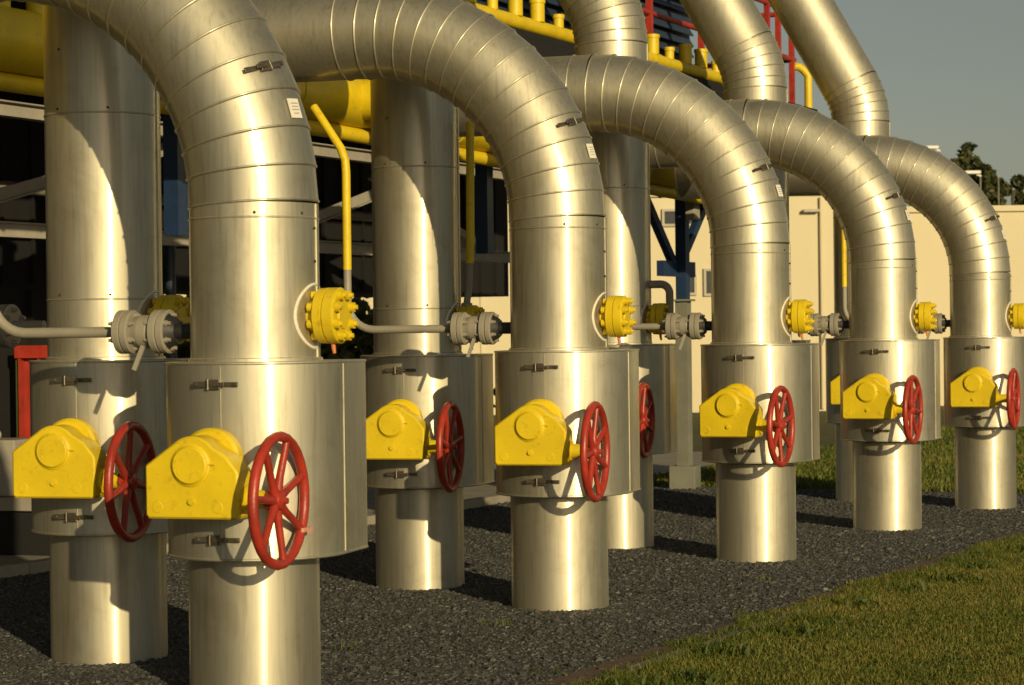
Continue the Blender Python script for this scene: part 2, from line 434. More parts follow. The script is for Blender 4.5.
def vnoise(x, y, k=1.0, seed=0):
    r_ = np.random.default_rng(seed); out = 0
    for i in range(6):
        a = r_.random() * 2 * PI; f = k * (0.6 + 1.6 * r_.random()); p = r_.random() * 6
        out = out + np.sin((x * math.cos(a) + y * math.sin(a)) * f + p)
    return out / 6
def blades(name, x, y, h, w, label, tint, lean=0.5):
    n = len(x)
    a = rng.random(n) * 2 * PI; la = rng.random(n) * 2 * PI; L = lean * rng.random(n) * h
    dx, dy = np.cos(a) * w / 2, np.sin(a) * w / 2
    z0 = gza(y) - 0.004
    lx, ly = np.cos(la) * L, np.sin(la) * L
    V = np.empty((n, 5, 3))
    V[:, 0] = np.stack([x - dx, y - dy, z0], 1); V[:, 1] = np.stack([x + dx, y + dy, z0], 1)
    V[:, 2] = np.stack([x + dx * .8 + lx * .35, y + dy * .8 + ly * .35, z0 + h * .55], 1)
    V[:, 3] = np.stack([x - dx * .8 + lx * .35, y - dy * .8 + ly * .35, z0 + h * .55], 1)
    V[:, 4] = np.stack([x + lx, y + ly, z0 + h * (1 - 0.25 * (L / np.maximum(h, 1e-5)))], 1)
    q = np.array([0, 1, 2, 3, 3, 2, 4])
    F = (q[None] + 5 * np.arange(n)[:, None]).ravel()
    ls = (np.array([0, 4])[None] + 7 * np.arange(n)[:, None]).ravel()
    o = link(name, raw_mesh(name, V.reshape(-1, 3), F, ls, M_GRASS, np.repeat(tint, 5)))
    tag(o, label, 'grass', kind='stuff')
def lawn():
    n = 330000
    y = 8.6 + 14 * rng.random(n) ** 1.25
    s_edge = (y - O0.y - D.y * G_D0) / U.y
    xe = O0.x + U.x * s_edge + D.x * G_D0
    xr = 0.2327 * y + 1.5
    ok = xr > xe
    x = xe + 0.0 + (xr - xe) * rng.random(n)
    dens = (xr - xe) / (xr - xe).max()
    ok &= rng.random(n) < np.clip(dens + 0.25, 0, 1)
    # ragged front edge creeping over the kerb
    off = 0.24 * vnoise(x, y, 3.5, 3) + 0.14 * vnoise(x, y, 11, 31) - 0.03 + 0.09 * (rng.random(n) - 0.5)
    x = x + off * np.clip(1 - (x - xe) / 0.7, 0, 1)
    x, y, xe = x[ok], y[ok], xe[ok]
    pn = vnoise(x, y, 2.2, 5) + 0.5 * vnoise(x, y, 0.9, 21); pn2 = vnoise(x, y, 7, 8) + 0.5 * vnoise(x, y, 15, 22)
    edge = np.exp(-((x - xe) / 0.25) ** 2)
    h = (0.016 + 0.020 * rng.random(len(x))) * (1 + 0.35 * pn2) + 0.03 * edge * rng.random(len(x))
    tint = np.clip(0.58 + 0.36 * pn + 0.22 * pn2 + 0.26 * rng.normal(size=len(x)) - 0.25 * edge, 0, 1)
    blades('grass', x, y, h, 0.004 + 0.003 * rng.random(len(x)), 'short sunlit lawn grass beside the gravel', tint, 1.3)
    # beyond the gravel
    n = 90000
    y = 21.0 + 22 * rng.random(n) ** 1.6; x = -2 + (0.25 * y + 3) * rng.random(n)
    s = (x - O0.x) * U.x + (y - O0.y) * U.y
    d = (x - O0.x) * D.x + (y - O0.y) * D.y
    ok = ((s > G_S1 + 0.05) | (d < G_D0 - 0.05)) & (d < G_D1)
    x, y = x[ok], y[ok]
    blades('grass', x, y, 0.04 + 0.05 * rng.random(len(x)), 0.012 + 0.008 * rng.random(len(x)), 'grass field between the pipe yard and the cream building',
           np.clip(0.5 + 0.3 * vnoise(x, y, 1.2, 9) + 0.2 * rng.normal(size=len(x)), 0, 1), 0.8)
    X = []; Y = []
    for s_ in (0.55, 0.75, 1.0, 1.9, 2.7, 3.2, 4.1, 5.0, 5.6, 6.5, 7.9):
        px, py = sd(s_, G_D0 - 0.16 - 0.22 * rng.random()); k = 70
        X.append(px + 0.09 * rng.normal(size=k)); Y.append(py + 0.09 * rng.normal(size=k))
    X = np.concatenate(X); Y = np.concatenate(Y)
    blades('weeds', X, Y, 0.04 + 0.045 * rng.random(len(X)), 0.010 + 0.008 * rng.random(len(X)), 'darker broad-leaved weed clumps along the ragged lawn edge', np.clip(0.16 + 0.12 * rng.normal(size=len(X)), 0, 1), 1.4)
    # a few weeds in the gravel and a taller fringe along its edge
    cs = [(1.35, 0.35), (2.5, 0.1), (5.2, -0.4), (0.9, -0.9), (3.4, -0.95), (7.0, -0.95), (12.5, 1.0)]
    X = []; Y = []
    for s_, d_ in cs:
        px, py = sd(s_, d_); k = 30
        X.append(px + 0.05 * rng.normal(size=k)); Y.append(py + 0.05 * rng.normal(size=k))
    X = np.concatenate(X); Y = np.concatenate(Y)
    blades('weeds', X, Y, 0.02 + 0.05 * rng.random(len(X)), 0.005 + 0.003 * rng.random(len(X)), 'sparse weeds growing up through the gravel', np.clip(0.3 + 0.2 * rng.normal(size=len(X)), 0, 1), 1.2)
lawn()

# ------------------------------------------------------------------ the pipes
RU, RL, RJ, JB = 0.275, 0.278, 0.386, 0.32          # upper radius, lower radius, jacket radius, jacket depth behind axis
ZT, ZB = -0.118, -0.935                             # jacket top / bottom, relative to the eye
RB = 1.27                                           # bend radius
RZ = R(-17.0)
CACHE = {}
def cached(key, fn):
    if key not in CACHE: CACHE[key] = fn()
    return CACHE[key]

def ringed(mb, pts, r, n=56, bead=0.0062, bw=0.0075, beads=True, first=True, last=True):
    """mitred sheet-metal tube: every gore its own band, a swaged bead on each joint"""
    F = mb.ring_frames(pts)
    T = []
    for i in range(len(pts) - 1):
        T.append((Vector(pts[i + 1]) - Vector(pts[i])).normalized())
    def ring(i, rr, off=0.0, seg=None):
        p, t, x, y = F[i]
        out = []
        for k in range(n):
            a = 2 * PI * k / n
            v = x * math.cos(a) * rr + y * math.sin(a) * rr
            if seg is not None:                         # push the ring onto the mitre plane along the segment axis
                v = v - T[seg] * 0.0
            out.append(p + v + t * off)
        return out
    for i in range(len(pts) - 1):
        j1, j2 = random.uniform(-0.0012, 0.0012), random.uniform(-0.0012, 0.0012)
        jx = F[i][2] * random.uniform(-0.0022, 0.0022) + F[i][3] * random.uniform(-0.0022, 0.0022)
        a = [v + jx for v in ring(i, r + 0.0016 + j1, 0.0)]; b = [v - jx * 0.3 for v in ring(i + 1, r - 0.0016 + j2, 0.0)]
        mb.add(a + b, [(k, (k + 1) % n, n + (k + 1) % n, n + k) for k in range(n)], True)
    if beads:
        for i in range(len(pts)):
            if (i == 0 and not first) or (i == len(pts) - 1 and not last): continue
            prof = [(-bw, r - 0.0005), (-bw * 0.5, r + bead * 0.8), (0, r + bead), (bw * 0.4, r + bead * 0.7), (bw * 0.6, r - 0.0005)]
            rs = [ring(i, rr, o) for o, rr in prof]
            vs = [v for q in rs for v in q]
            mb.add(vs, [(j * n + k, j * n + (k + 1) % n, (j + 1) * n + (k + 1) % n, (j + 1) * n + k) for j in range(len(prof) - 1) for k in range(n)], True)
    return mb

def jacket_outline(r, n=40):
    pts = []
    c = 0.06
    for k in range(n + 1):                               # front half circle, from +x over -y to -x
        a = -PI * k / n
        pts.append((r * math.cos(a), r * math.sin(a)))
    ext = JB * 1.0
    for cx, a0 in ((-r + c, PI), (r - c, PI / 2)):
        for k in range(5):
            a = a0 - PI / 2 * k / 4
            pts.append((cx + c * math.cos(a), ext - c + c * math.sin(a)))
    return pts
def wall_from_outline(mb, out, z0, z1, smooth=True, flat_extra=0.0):
    n = len(out)
    vs = [(x, y, z0) for x, y in out] + [(x, y, z1) for x, y in out]
    mb.add(vs, [(k, (k + 1) % n, n + (k + 1) % n, n + k) for k in range(n)], smooth)
def jacket_mesh():
    mb = MB()
    out = jacket_outline(RJ); n = len(out)
    front = out[:41]; back = out[40:] + [out[0]]
    for seg in (front, back):
        m = len(seg)
        vs = [(x, y, ZB) for x, y in seg] + [(x, y, ZT) for x, y in seg]
        mb.add(vs, [(k, k + 1, m + k + 1, m + k) for k in range(m - 1)], True)
    mb.add([(x, y, ZT) for x, y in out], [tuple(range(n))])
    mb.add([(x, y, ZB) for x, y in out], [tuple(range(n))])
    # rolled top and bottom rims
    for z, h in ((ZT - 0.006, 0.012), (ZB + 0.006, 0.012)):
        o2 = jacket_outline(RJ + 0.004)
        vs = [(x, y, z - h / 2) for x, y in out] + [(x, y, z - h * .3) for x, y in o2] + [(x, y, z + h * .3) for x, y in o2] + [(x, y, z + h / 2) for x, y in out]
        mb.add(vs, [(j * n + k, j * n + (k + 1) % n, (j + 1) * n + (k + 1) % n, (j + 1) * n + k) for j in range(3) for k in range(n)], True)
    # lap seam in front and the joints where the round front meets the flat flanks
    mb.bar((0.002, -RJ - 0.0002, ZB + 0.014), (0.002, -RJ - 0.0002, ZT - 0.014), 0.004, 0.003, up=(0, 1, 0))
    for sx in (-1, 1):
        mb.bar((sx * (RJ + 0.001), 0.015, ZB + 0.014), (sx * (RJ + 0.001), 0.015, ZT - 0.014), 0.010, 0.005, up=(1, 0, 0))
    return mb.mesh('valve_jacket', M_JACK)
def latch_mesh():
    """toggle latch lying on a surface: local x along strap, z outwards"""
    mb = MB()
    mb.box((-0.055, 0, 0.005), (0.060, 0.020, 0.006), bev=0.002)
    mb.box((0.058, 0, 0.005), (0.062, 0.016, 0.006), bev=0.002)
    mb.box((0, 0, 0.010), (0.042, 0.034, 0.012), bev=0.003)
    mb.box((0.015, 0, 0.020), (0.055, 0.014, 0.007), bev=0.002)
    mb.cyl((-0.024, -0.018, 0.014), (-0.024, 0.018, 0.014), 0.006, 8)
    for x in (-0.075, 0.078): mb.cyl((x, 0, 0.004), (x, 0, 0.013), 0.007, 8)
    mb.v = [(x * 1.15, y * 1.2, z * 1.2) for x, y, z in mb.v]
    return mb.mesh('latch', M_LATCH)
def lower_mesh():
    mb = MB(); n = 64
    prof = [(-2.2, RL), (ZB - 0.012, RL)]
    mb.profile((0, 0, 0), (0, 0, 1), prof, n)
    return mb.mesh('lower_pipe', M_PIPE)

def upper_mesh(z1, seams, rivets=True):
    mb = MB(); n = 64
    zs = [ZT + 0.001] + seams + [z1]
    for a, b in zip(zs, zs[1:]):
        mb.profile((0, 0, 0), (0, 0, 1), [(a, RU), (b, RU)], n, cap=False)
    for z in seams:
        mb.profile((0, 0, 0), (0, 0, 1), [(z - 0.006, RU - 0.001), (z - 0.004, RU + 0.003), (z + 0.001, RU + 0.004), (z + 0.004, RU - 0.001)], n, cap=False)
    # vertical lap on the right flank
    mb.bar((RU + 0.001, 0.03, ZT), (RU + 0.001, 0.03, z1), 0.022, 0.006, up=(1, 0, 0))
    # flashing foot
    mb.profile((0, 0, 0), (0, 0, 1), [(ZT, RU + 0.012), (ZT + 0.012, RU + 0.010), (ZT + 0.016, RU - 0.001)], n, cap=False)
    if rivets:
        for z in seams:
            pass
    return mb.mesh('upper_pipe', M_PIPE)

def plate_outline():
    pts = [(-0.192, -0.742), (-0.204, -0.728), (-0.204, -0.532), (-0.198, -0.524), (-0.082, -0.442)]
    c = (0.0, -0.528); r = 0.118
    for a in range(128, 37, -9):
        pts.append((c[0] + r * math.cos(R(a)), c[1] + r * math.sin(R(a))))
    pts += [(0.150, -0.488), (0.196, -0.545), (0.204, -0.560), (0.204, -0.730), (0.194, -0.742)]
    return pts[::-1]
def gearbox_mesh():
    mb = MB()
    mb.prism(plate_outline(), (0, -0.60, 0), (1, 0, 0), (0, 0, 1), (0, 1, 0), 0.135, 0.008)
    # rear worm-gear drum and its mounting neck
    mb.profile((0.02, -0.475, -0.515), (0, 1, 0), [(0, 0.120), (0.012, 0.132), (0.050, 0.132), (0.058, 0.120)], 40)
    mb.profile((0.0, -0.43, -0.515), (0, 1, 0), [(0, 0.095), (0.06, 0.095)], 32)
    # input shaft housing
    mb.profile((0.204, -0.52, -0.666), (1, 0, 0), [(0, 0.058), (0.012, 0.058), (0.012, 0.040), (0.085, 0.036), (0.085, 0.028), (0.11, 0.028)], 24)
    # pad bosses on the face
    for x in (-0.150, 0.115): mb.profile((x, -0.6, -0.695), (0, -1, 0), [(0, 0.024), (0.002, 0.022)], 16)
    return mb.mesh('gearbox', M_YEL, 32)
def cap_mesh():
    mb = MB()
    mb.profile((0, -0.600, -0.526), (0, -1, 0), [(0, 0.086), (0.006, 0.086), (0.010, 0.078), (0.016, 0.076), (0.022, 0.070)], 40)
    for a in (90, 210, 330):
        mb.profile((0.052 * math.cos(R(a)), -0.621, -0.526 + 0.052 * math.sin(R(a))), (0, -1, 0), [(0, 0.005), (0.004, 0.005)], 8)
    mb.box((0.088, -0.606, -0.522), (0.036, 0.010, 0.006))
    return mb.mesh('gear_cover', M_YEL)
def gbolt_mesh():
    mb = MB()
    mb.profile((0.002, -0.6, -0.672), (0, -1, 0), [(0, 0.017), (0.004, 0.017), (0.004, 0.012), (0.013, 0.012)], 6 * 3)
    return mb.mesh('bolt', M_YEL)
WX, WY, WZ, WR = 0.348, -0.52, -0.670, 0.256
def rim_mesh():
    mb = MB(); n = 56; m = 12; r = 0.0205
    vs = []
    for i in range(n):
        a = 2 * PI * i / n
        wob = 1 + 0.05 * math.cos(a * 28)                # finger grips on the inside of the rim
        for k in range(m):
            b = 2 * PI * k / m
            rr = WR + r * math.cos(b) * wob
            vs.append((r * 1.05 * math.sin(b), rr * math.cos(a), rr * math.sin(a)))
    fs = [(i * m + k, i * m + (k + 1) % m, ((i + 1) % n) * m + (k + 1) % m, ((i + 1) % n) * m + k) for i in range(n) for k in range(m)]
    mb.add(vs, fs, True)
    return mb.mesh('handwheel', M_RED)
def hub_mesh():
    mb = MB()
    mb.profile((-0.055, 0, 0), (1, 0, 0), [(0, 0.034), (0.01, 0.042), (0.045, 0.044), (0.070, 0.036), (0.075, 0.022), (0.078, 0.014), (0.092, 0.013)], 24)
    return mb.mesh('hub', M_RED)
def spoke_mesh():
    mb = MB()
    pts = [(-0.012, 0.030, 0), (-0.010, 0.10, 0), (-0.002, 0.20, 0), (0, WR - 0.010, 0)]
    mb.tube(pts, [0.021, 0.0165, 0.0150, 0.0165], 10)
    return mb.mesh('spoke', M_RED)
FZ = 0.070
def nozzle_mesh():
    mb = MB()
    mb.profile((RU - 0.03, 0, FZ), (1, 0, 0), [(0, 0.075), (0.05, 0.075), (0.075, 0.080)], 32)
    return mb.mesh('nozzle', M_YEL)
def sealring_mesh():
    mb = MB(); n = 48; vs = []
    R0 = 0.135
    for k in range(n):
        a = 2 * PI * k / n
        for rr, off in ((R0 - 0.007, 0.001), (R0 - 0.004, 0.005), (R0 + 0.003, 0.005), (R0 + 0.006, -0.001)):
            y = rr * math.cos(a); z = rr * math.sin(a)
            x = math.sqrt(RU * RU - y * y) + off
            vs.append((x, y, FZ + z))
    fs = [(k * 4 + j, ((k + 1) % n) * 4 + j, ((k + 1) % n) * 4 + j + 1, k * 4 + j + 1) for k in range(n) for j in range(3)]
    mb.add(vs, fs, True)
    return mb.mesh('seal_ring', M_SEAL)
def flange_mesh():
    mb = MB()
    x0 = RU + 0.026
    mb.profile((x0, 0, FZ), (1, 0, 0), [(0, 0.100), (0.004, 0.116), (0.040, 0.118), (0.043, 0.112)], 40)
    mb.profile((x0 + 0.045, 0, FZ), (1, 0, 0), [(0, 0.112), (0.003, 0.118), (0.046, 0.118), (0.054, 0.106)], 40)
    mb.profile((x0 + 0.095, 0, FZ), (1, 0, 0), [(0, 0.060), (0.012, 0.056)], 24)
    return mb.mesh('blind_flange', M_YEL)
def fbolt_mesh():
    mb = MB()
    mb.profile((-0.020, 0, 0), (1, 0, 0), [(-0.004, 0.020), (0.018, 0.020), (0.018, 0.009), (0.117, 0.009), (0.117, 0.023), (0.139, 0.023), (0.139, 0.012), (0.152, 0.011)], 6)
    return mb.mesh('bolt', M_YEL)
def drain_mesh():
    mb = MB()
    mb.tube([(RU + 0.08, 0.0, FZ - 0.11), (RU + 0.082, 0.0, FZ - 0.135), (RU + 0.088, -0.005, FZ - 0.160)], [0.010, 0.010, 0.007], 8)
    return mb.mesh('drain_tip', M_ORNG)
def labelplate_mesh():
    mb = MB()
    mb.box((0, 0, 0.003), (0.075, 0.085, 0.003))
    return mb.mesh('label_plate', M_WHITE)
def labelink_mesh():
    mb = MB()
    for y, w in ((0.022, 0.036), (0.006, 0.052), (-0.008, 0.045), (-0.022, 0.05)):
        mb.box((-0.005 + 0.002 * random.random(), y, 0.0050), (w, 0.004, 0.0008))
    return mb.mesh('print', M_INK)

def surface_rot(normal, along):
    z = Vector(normal).normalized(); x = Vector(along); x = (x - z * x.dot(z)).normalized(); y = z.cross(x)
    return Matrix((x, y, z)).transposed().to_euler()

def screw_mesh():
    mb = MB(); mb.sphere((0, 0, 0), 0.0065, 8, 6)
    return mb.mesh('screw', M_BLK)
def make_gas_pipe(X, Y, label, z0=None, run=None, yaw=0.0, wheel_turn=0.0, front=True, tagcard=False, flange=True, slope_top=None, dz=0.0, RB=1.2, lean=0.0):
    g = gz(Y)
    t = empty('gas_pipe', (X, Y, g), RZ, label, 'pipe', 'arched gas pipes of the front row' if front else 'straight gas pipes of the back row')
    L = (0, 0, CZ - g + dz); LU = (lean, 0, CZ - g + dz)
    link('lower_pipe', cached('lower', lower_mesh), t, L)
    ya = R(yaw); ca, sa = math.cos(ya), math.sin(ya)
    j = link('valve_jacket', cached('jacket', jacket_mesh), t, (0.030 + 0.0022 * min(0, yaw), 0, L[2]), (0, 0, ya * 0.45))
    lm = cached('latch', latch_mesh)
    rr = surface_rot((0, -1, 0), (1, 0, 0))
    for z in (-0.208, -0.845):
        link('latch', lm, j, (-0.018, -RJ - 0.001, z), rr)
    top = z0 if front else slope_top
    seams = [0.055] if front else [0.17, 1.05]
    seams = [s for s in seams if s < top - 0.1]
    if front: seams = [z0 - 0.062]
    link('upper_pipe', upper_mesh(top, seams), t, LU)
    if front:
        # 90 degree bend of mitred gores, then the straight run to the header
        ns = 14; pts = []
        for k in range(ns + 1):
            a = (PI / 2) * k / ns
            pts.append((-RB + RB * math.cos(a), 0, z0 + RB * math.sin(a)))
        mb = MB(); ringed(mb, pts, RU)
        e = mb.build('elbow', M_CLAD, t, LU)
        zc = z0 + RB
        mb = MB()
        xs_ = [-RB, -RB - 0.14, -RB - 0.75, -run]
        ringed(mb, [(x, 0, zc) for x in xs_], RU, first=False)
        mb.profile((-run, 0, zc), (-1, 0, 0), [(0, RU), (0.02, RU - 0.02), (0.03, 0.02)], 56)
        mb.build('straight_run', M_CLAD, t, LU)
        mb = MB(); mb.tube([(-run - 0.01, 0, 1.715), (-run - 0.75, 0, 1.715)], 0.15, 24); mb.build('branch', M_YEL, t, L)
        # latch and label on the outside of the bend
        def on_bend(phi, psi, off=0.003):
            a = R(phi)
            outv = Vector((math.cos(a), 0, math.sin(a))); tan = Vector((-math.sin(a), 0, math.cos(a)))
            nrm = outv * math.sin(R(psi)) + Vector((0, -1, 0)) * math.cos(R(psi))
            c = Vector((-RB, 0, z0)) + outv * RB
            return c + nrm * (RU + off), nrm, tan, nrm.cross(tan)
        p, nrm, tan, acr = on_bend(23, 57)
        link('latch', lm, e, p, surface_rot(nrm, acr))
        p, nrm, tan, acr = on_bend(15.5, 77)
        link('label_plate', cached('label', labelplate_mesh), e, p, surface_rot(nrm, acr))
        link('label_print', cached('ink', labelink_mesh), e, p, surface_rot(nrm, acr))
    else:
        # the leg leans over at the top towards the coolers
        A = R(29); ns = 5; rb = 0.75; pts = []
        for k in range(ns + 1):
            a = A * k / ns
            pts.append((-rb + rb * math.cos(a), 0, slope_top + rb * math.sin(a)))
        mb = MB(); ringed(mb, pts, RU); mb.build('elbow', M_CLAD, t, L)
        p = Vector(pts[-1]); dv = Vector((-math.sin(A), 0, math.cos(A)))
        mb = MB(); ringed(mb, [p, p + dv * 1.6, p + dv * 3.4], RU, first=False)
        mb.bar(p + dv * 0.02 + Vector((0.1, -RU, 0.0)), p + dv * 3.3 + Vector((0.1, -RU, 0.0)), 0.02, 0.006, up=(0, 1, 0)) if False else None
        mb.profile(p + dv * 3.4, dv, [(0, RU), (0.01, RU - 0.02), (0.012, 0.02)], 56)
        mb.build('sloping_run', M_CLAD, t, L)
    if front:
        for (a, z) in ((-0.02, 0.16), (-0.02, 0.30), (-0.02, 0.44), (-1.15, z0 - 0.045), (-0.35, z0 - 0.045)):
            sr = RU + (0.004 if a > -0.1 else 0)
            link('screw', cached('screw', screw_mesh), t, (lean + sr * math.cos(a), sr * math.sin(a), z + L[2]))
    else:
        for (a, z) in ((-1.95, 0.19), (-1.0, 0.19), (-1.95, 1.07), (-1.0, 1.07), (-1.9, 1.35)):
            link('screw', cached('screw', screw_mesh), t, (RU * math.cos(a), RU * math.sin(a), z + L[2]))
    # gear operator
    gb = link('gearbox', cached('gear', gearbox_mesh), t, L, (0, 0, ya))
    link('gear_cover', cached('cap', cap_mesh), gb)
    link('bolt', cached('gbolt', gbolt_mesh), gb)
    w = link('handwheel', cached('rim', rim_mesh), t, (WX * ca - WY * sa, WX * sa + WY * ca, WZ + L[2]), (wheel_turn, 0, ya))
    link('hub', cached('hub', hub_mesh), w)
    for k in range(7):
        link('spoke', cached('spoke', spoke_mesh), w, (0, 0, 0), (2 * PI * k / 7, 0, 0))
    if tagcard:
        mb = MB(); mb.box((0, 0, 0), (0.012, 0.050, 0.018), bev=0.002); mb.box((0.004, 0.045, -0.004), (0.006, 0.05, 0.022), rot=Matrix.Rotation(0.2, 3, 'X'))
        a = R(-32) - wheel_turn
        o = mb.build('tag', M_TAGR, w, (0.016, WR * math.cos(a), WR * math.sin(a))); o.rotation_euler = (-wheel_turn, 0, 0)
        o['label'] = 'faded pink tag tied to the rim'
    # blind flange on the right flank
    link('nozzle', cached('nozzle', nozzle_mesh), t, LU)
    link('seal_ring', cached('seal', sealring_mesh), t, LU)
    fl = link('blind_flange', cached('flange', flange_mesh), t, LU)
    for k in range(8):
        a = 2 * PI * (k + 0.5) / 8
        link('bolt', cached('fbolt', fbolt_mesh), fl, (RU + 0.026, 0.092 * math.cos(a), FZ + 0.092 * math.sin(a)))
    link('drain_tip', cached('drain', drain_mesh), t, LU)
    return t

P = [(-1.112, 9.38), (0.258, 12.60), (1.694, 15.40), (3.060, 18.03), (4.348, 20.27)]
Q = [(-1.960, 10.61), (-0.595, 13.84), (0.775, 16.62), (2.135, 19.10), (3.400, 21.30)]
Z0 = [0.545, 0.635, 0.575, 0.530, 0.470]
BEND = [1.215, 1.125, 1.110, 1.095, 1.035]
LEAN = [0.02, 0.01, -0.02, -0.02, -0.03]
RUN = [2.30, 2.45, 2.52, 2.60, 2.80]
PL = ['nearest and largest silver arched pipe, a faded pink tag on its red handwheel rim',
      'second nearest arched silver pipe, standing just right of the straight pipe with the yellow riser',
      'middle arched silver pipe of the front row, beside the pale concrete post',
      'fourth arched silver pipe from the camera, between the middle arch and the farthest one',
      'farthest arched silver pipe of the front row, its bend against the sky and cream wall']
QL = ['straight silver pipe at the left edge, right behind the nearest arch, beside the red post',
      'straight silver pipe with a thin yellow riser behind it, seen under the second arch',
      'straight silver pipe partly hidden by the second arch, leaning over above the third arch',
      'sloping-topped silver pipe whose foot hides behind the middle arch, beside the red railing',
      'farthest straight silver pipe, its sloping top rising alone against the open sky']
YAW = [-0.5, 0.8, -7.0, -7.0, -5.0, 3.6, 3.5, 0.0, -3.0, -3.0]
TURN = [0.35, 0.5, 0.25, 0.8, 0.4, 0.7, 0.2, 0.55, 0.1, 0.9]
SLT = [2.5, 2.4, 2.14, 2.06, 1.96]
for i, (x, y) in enumerate(P):
    make_gas_pipe(x, y, PL[i], z0=Z0[i], run=RUN[i], yaw=YAW[i], RB=BEND[i], lean=LEAN[i], wheel_turn=TURN[i], front=True, tagcard=(i == 0))
for i, (x, y) in enumerate(Q):
    make_gas_pipe(x, y, QL[i], yaw=YAW[5 + i], wheel_turn=TURN[5 + i], front=False, slope_top=SLT[i], dz=(-0.03 if i == 1 else 0.0))

# ------------------------------------------------------------------ bypass lines
def vflange_mesh():
    mb = MB()
    mb.profile((-0.040, 0, 0), (1, 0, 0), [(0, 0.088), (0.003, 0.095), (0.030, 0.095), (0.034, 0.088)], 32)
    mb.profile((-0.003, 0, 0), (1, 0, 0), [(0, 0.090), (0.003, 0.095), (0.028, 0.095), (0.033, 0.086)], 32)
    return mb.mesh('flange', M_GREY)
def vbolt_mesh():
    mb = MB()
    mb.profile((-0.064, 0, 0), (1, 0, 0), [(0, 0.009), (0.012, 0.009), (0.012, 0.014), (0.026, 0.014), (0.026, 0.008), (0.092, 0.008), (0.092, 0.014), (0.106, 0.014), (0.106, 0.009), (0.120, 0.009)], 6)
    return mb.mesh('bolt', M_GREY)
def vbody_mesh():
    mb = MB()
    mb.profile((-0.57, 0, 0), (1, 0, 0), [(0, 0.055), (0.02, 0.060), (0.06, 0.072), (0.10, 0.072), (0.14, 0.060), (0.16, 0.055)], 28)
    return mb.mesh('valve_body', M_GREY)
def vlever_mesh():
    mb = MB()
    mb.bar((-0.48, -0.055, -0.06), (-0.515, -0.075, -0.165), 0.020, 0.010, up=(0, 1, 0))
    return mb.mesh('lever', M_GREY)
def stub_mesh():
    mb = MB()
    mb.tube([(-RU + 0.02, 0, 0), (-0.37, 0, 0)], 0.034, 16)
    mb.profile((-0.34, 0, 0), (-1, 0, 0), [(0, 0.05), (0.035, 0.080)], 20)
    return mb.mesh('stub', M_BLK)
def arc(c, r, a0, a1, ex, ez, n=7):
    c, ex, ez = Vector(c), Vector(ex), Vector(ez)
    return [c + ex * r * math.cos(a0 + (a1 - a0) * k / n) + ez * r * math.sin(a0 + (a1 - a0) * k / n) for k in range(n + 1)]
BL = ['grey flanged bypass valve line crossing in front of the leftmost straight pipe',
      'grey flanged bypass valve line with a tall yellow riser, left of the second arch',
      'grey flanged bypass valve line on the middle arch, half hidden behind the second arch',
      'grey flanged bypass valve line between the middle arch and the fourth arch',
      'grey flanged bypass line of the farthest arch, yellow riser before the cream wall']
for i, (x, y) in enumerate(P):
    g = gz(y); zz = 0.012
    t = empty('bypass_line', (x, y, CZ + zz), RZ, BL[i], 'bypass pipe', 'small bypass lines on the front row arches')
    tr = 1.245 if i == 0 else 1.28
    link('stub', cached('stub', stub_mesh), t)
    link('valve_body', cached('vbody', vbody_mesh), t)
    link('lever', cached('vlever', vlever_mesh), t)
    for xx in (-0.405, -0.575):
        f = link('flange', cached('vflange', vflange_mesh), t, (xx, 0, 0))
        for k in range(6):
            a = 2 * PI * (k + 0.5) / 6
            link('bolt', cached('vbolt', vbolt_mesh), f, (0, 0.071 * math.cos(a), 0.071 * math.sin(a)))
    c = 0.165
    path = [(-0.60, 0, 0), (-0.80, 0, 0)] + [p for p in arc((-tr + c, 0, c), c, -PI / 2, -PI, (1, 0, 0), (0, 0, 1))] + [(-tr, 0, 0.36)]
    mb = MB(); mb.tube(path, 0.0235, 16)
    mb.build('pipe_run', M_GREY, t)
    top = 1.03
    path = [(-tr, 0, 0.355), (-tr, 0, top - 0.1)] + [(-tr - 0.005, 0, top - 0.03), (-tr - 0.03, 0, top + 0.04), (-tr - 0.22, 0.05, top + 0.30)]
    mb = MB(); mb.tube(path, 0.0255, 16); mb.build('riser', M_YEL, t)

# a riser from the back row's second pipe, and small drain on the third
fx = Vector((math.cos(RZ), math.sin(RZ)))
t = empty('vent_riser', (Q[1][0] + fx.x * 0.345, Q[1][1] + fx.y * 0.345, CZ + 0.15), RZ, 'thin vent riser, grey below and yellow above, between the straight pipe and the second arch', 'vent pipe')
mb = MB(); mb.tube([(-0.015, 0, 0.02), (0, 0, 0.12), (0.008, 0, 0.28)], 0.022, 12); mb.build('lower_riser', M_GREY, t)
mb = MB(); mb.tube([(0.008, 0, 0.27), (0.014, 0, 0.42), (0.014, 0.02, 1.15)], 0.026, 12); mb.build('upper_riser', M_YEL, t)
mb = MB(); mb.profile((-0.015, 0, -0.03), (0, 0, 1), [(0, 0.03), (0.02, 0.035), (0.05, 0.035), (0.055, 0.025)], 12); mb.build('base_fitting', M_GREY, t)
mb = MB()
qx, qy = Q[2]
path = [Vector((0, 0, 0)), Vector((0.10, 0, 0))] + arc((0.10, 0, -0.07), 0.07, PI / 2, 0, (1, 0, 0), (0, 0, 1)) + [Vector((0.17, 0, -0.30))]
mb.tube(path, 0.030, 12)
o = mb.build('drain_pipe', M_GREY, None, (qx + fx.x * 0.26, qy + fx.y * 0.26, CZ + 0.33)); o.rotation_euler = (0, 0, RZ)
tag(o, 'small grey bent drain pipe on the straight pipe left of the concrete post', 'pipe')

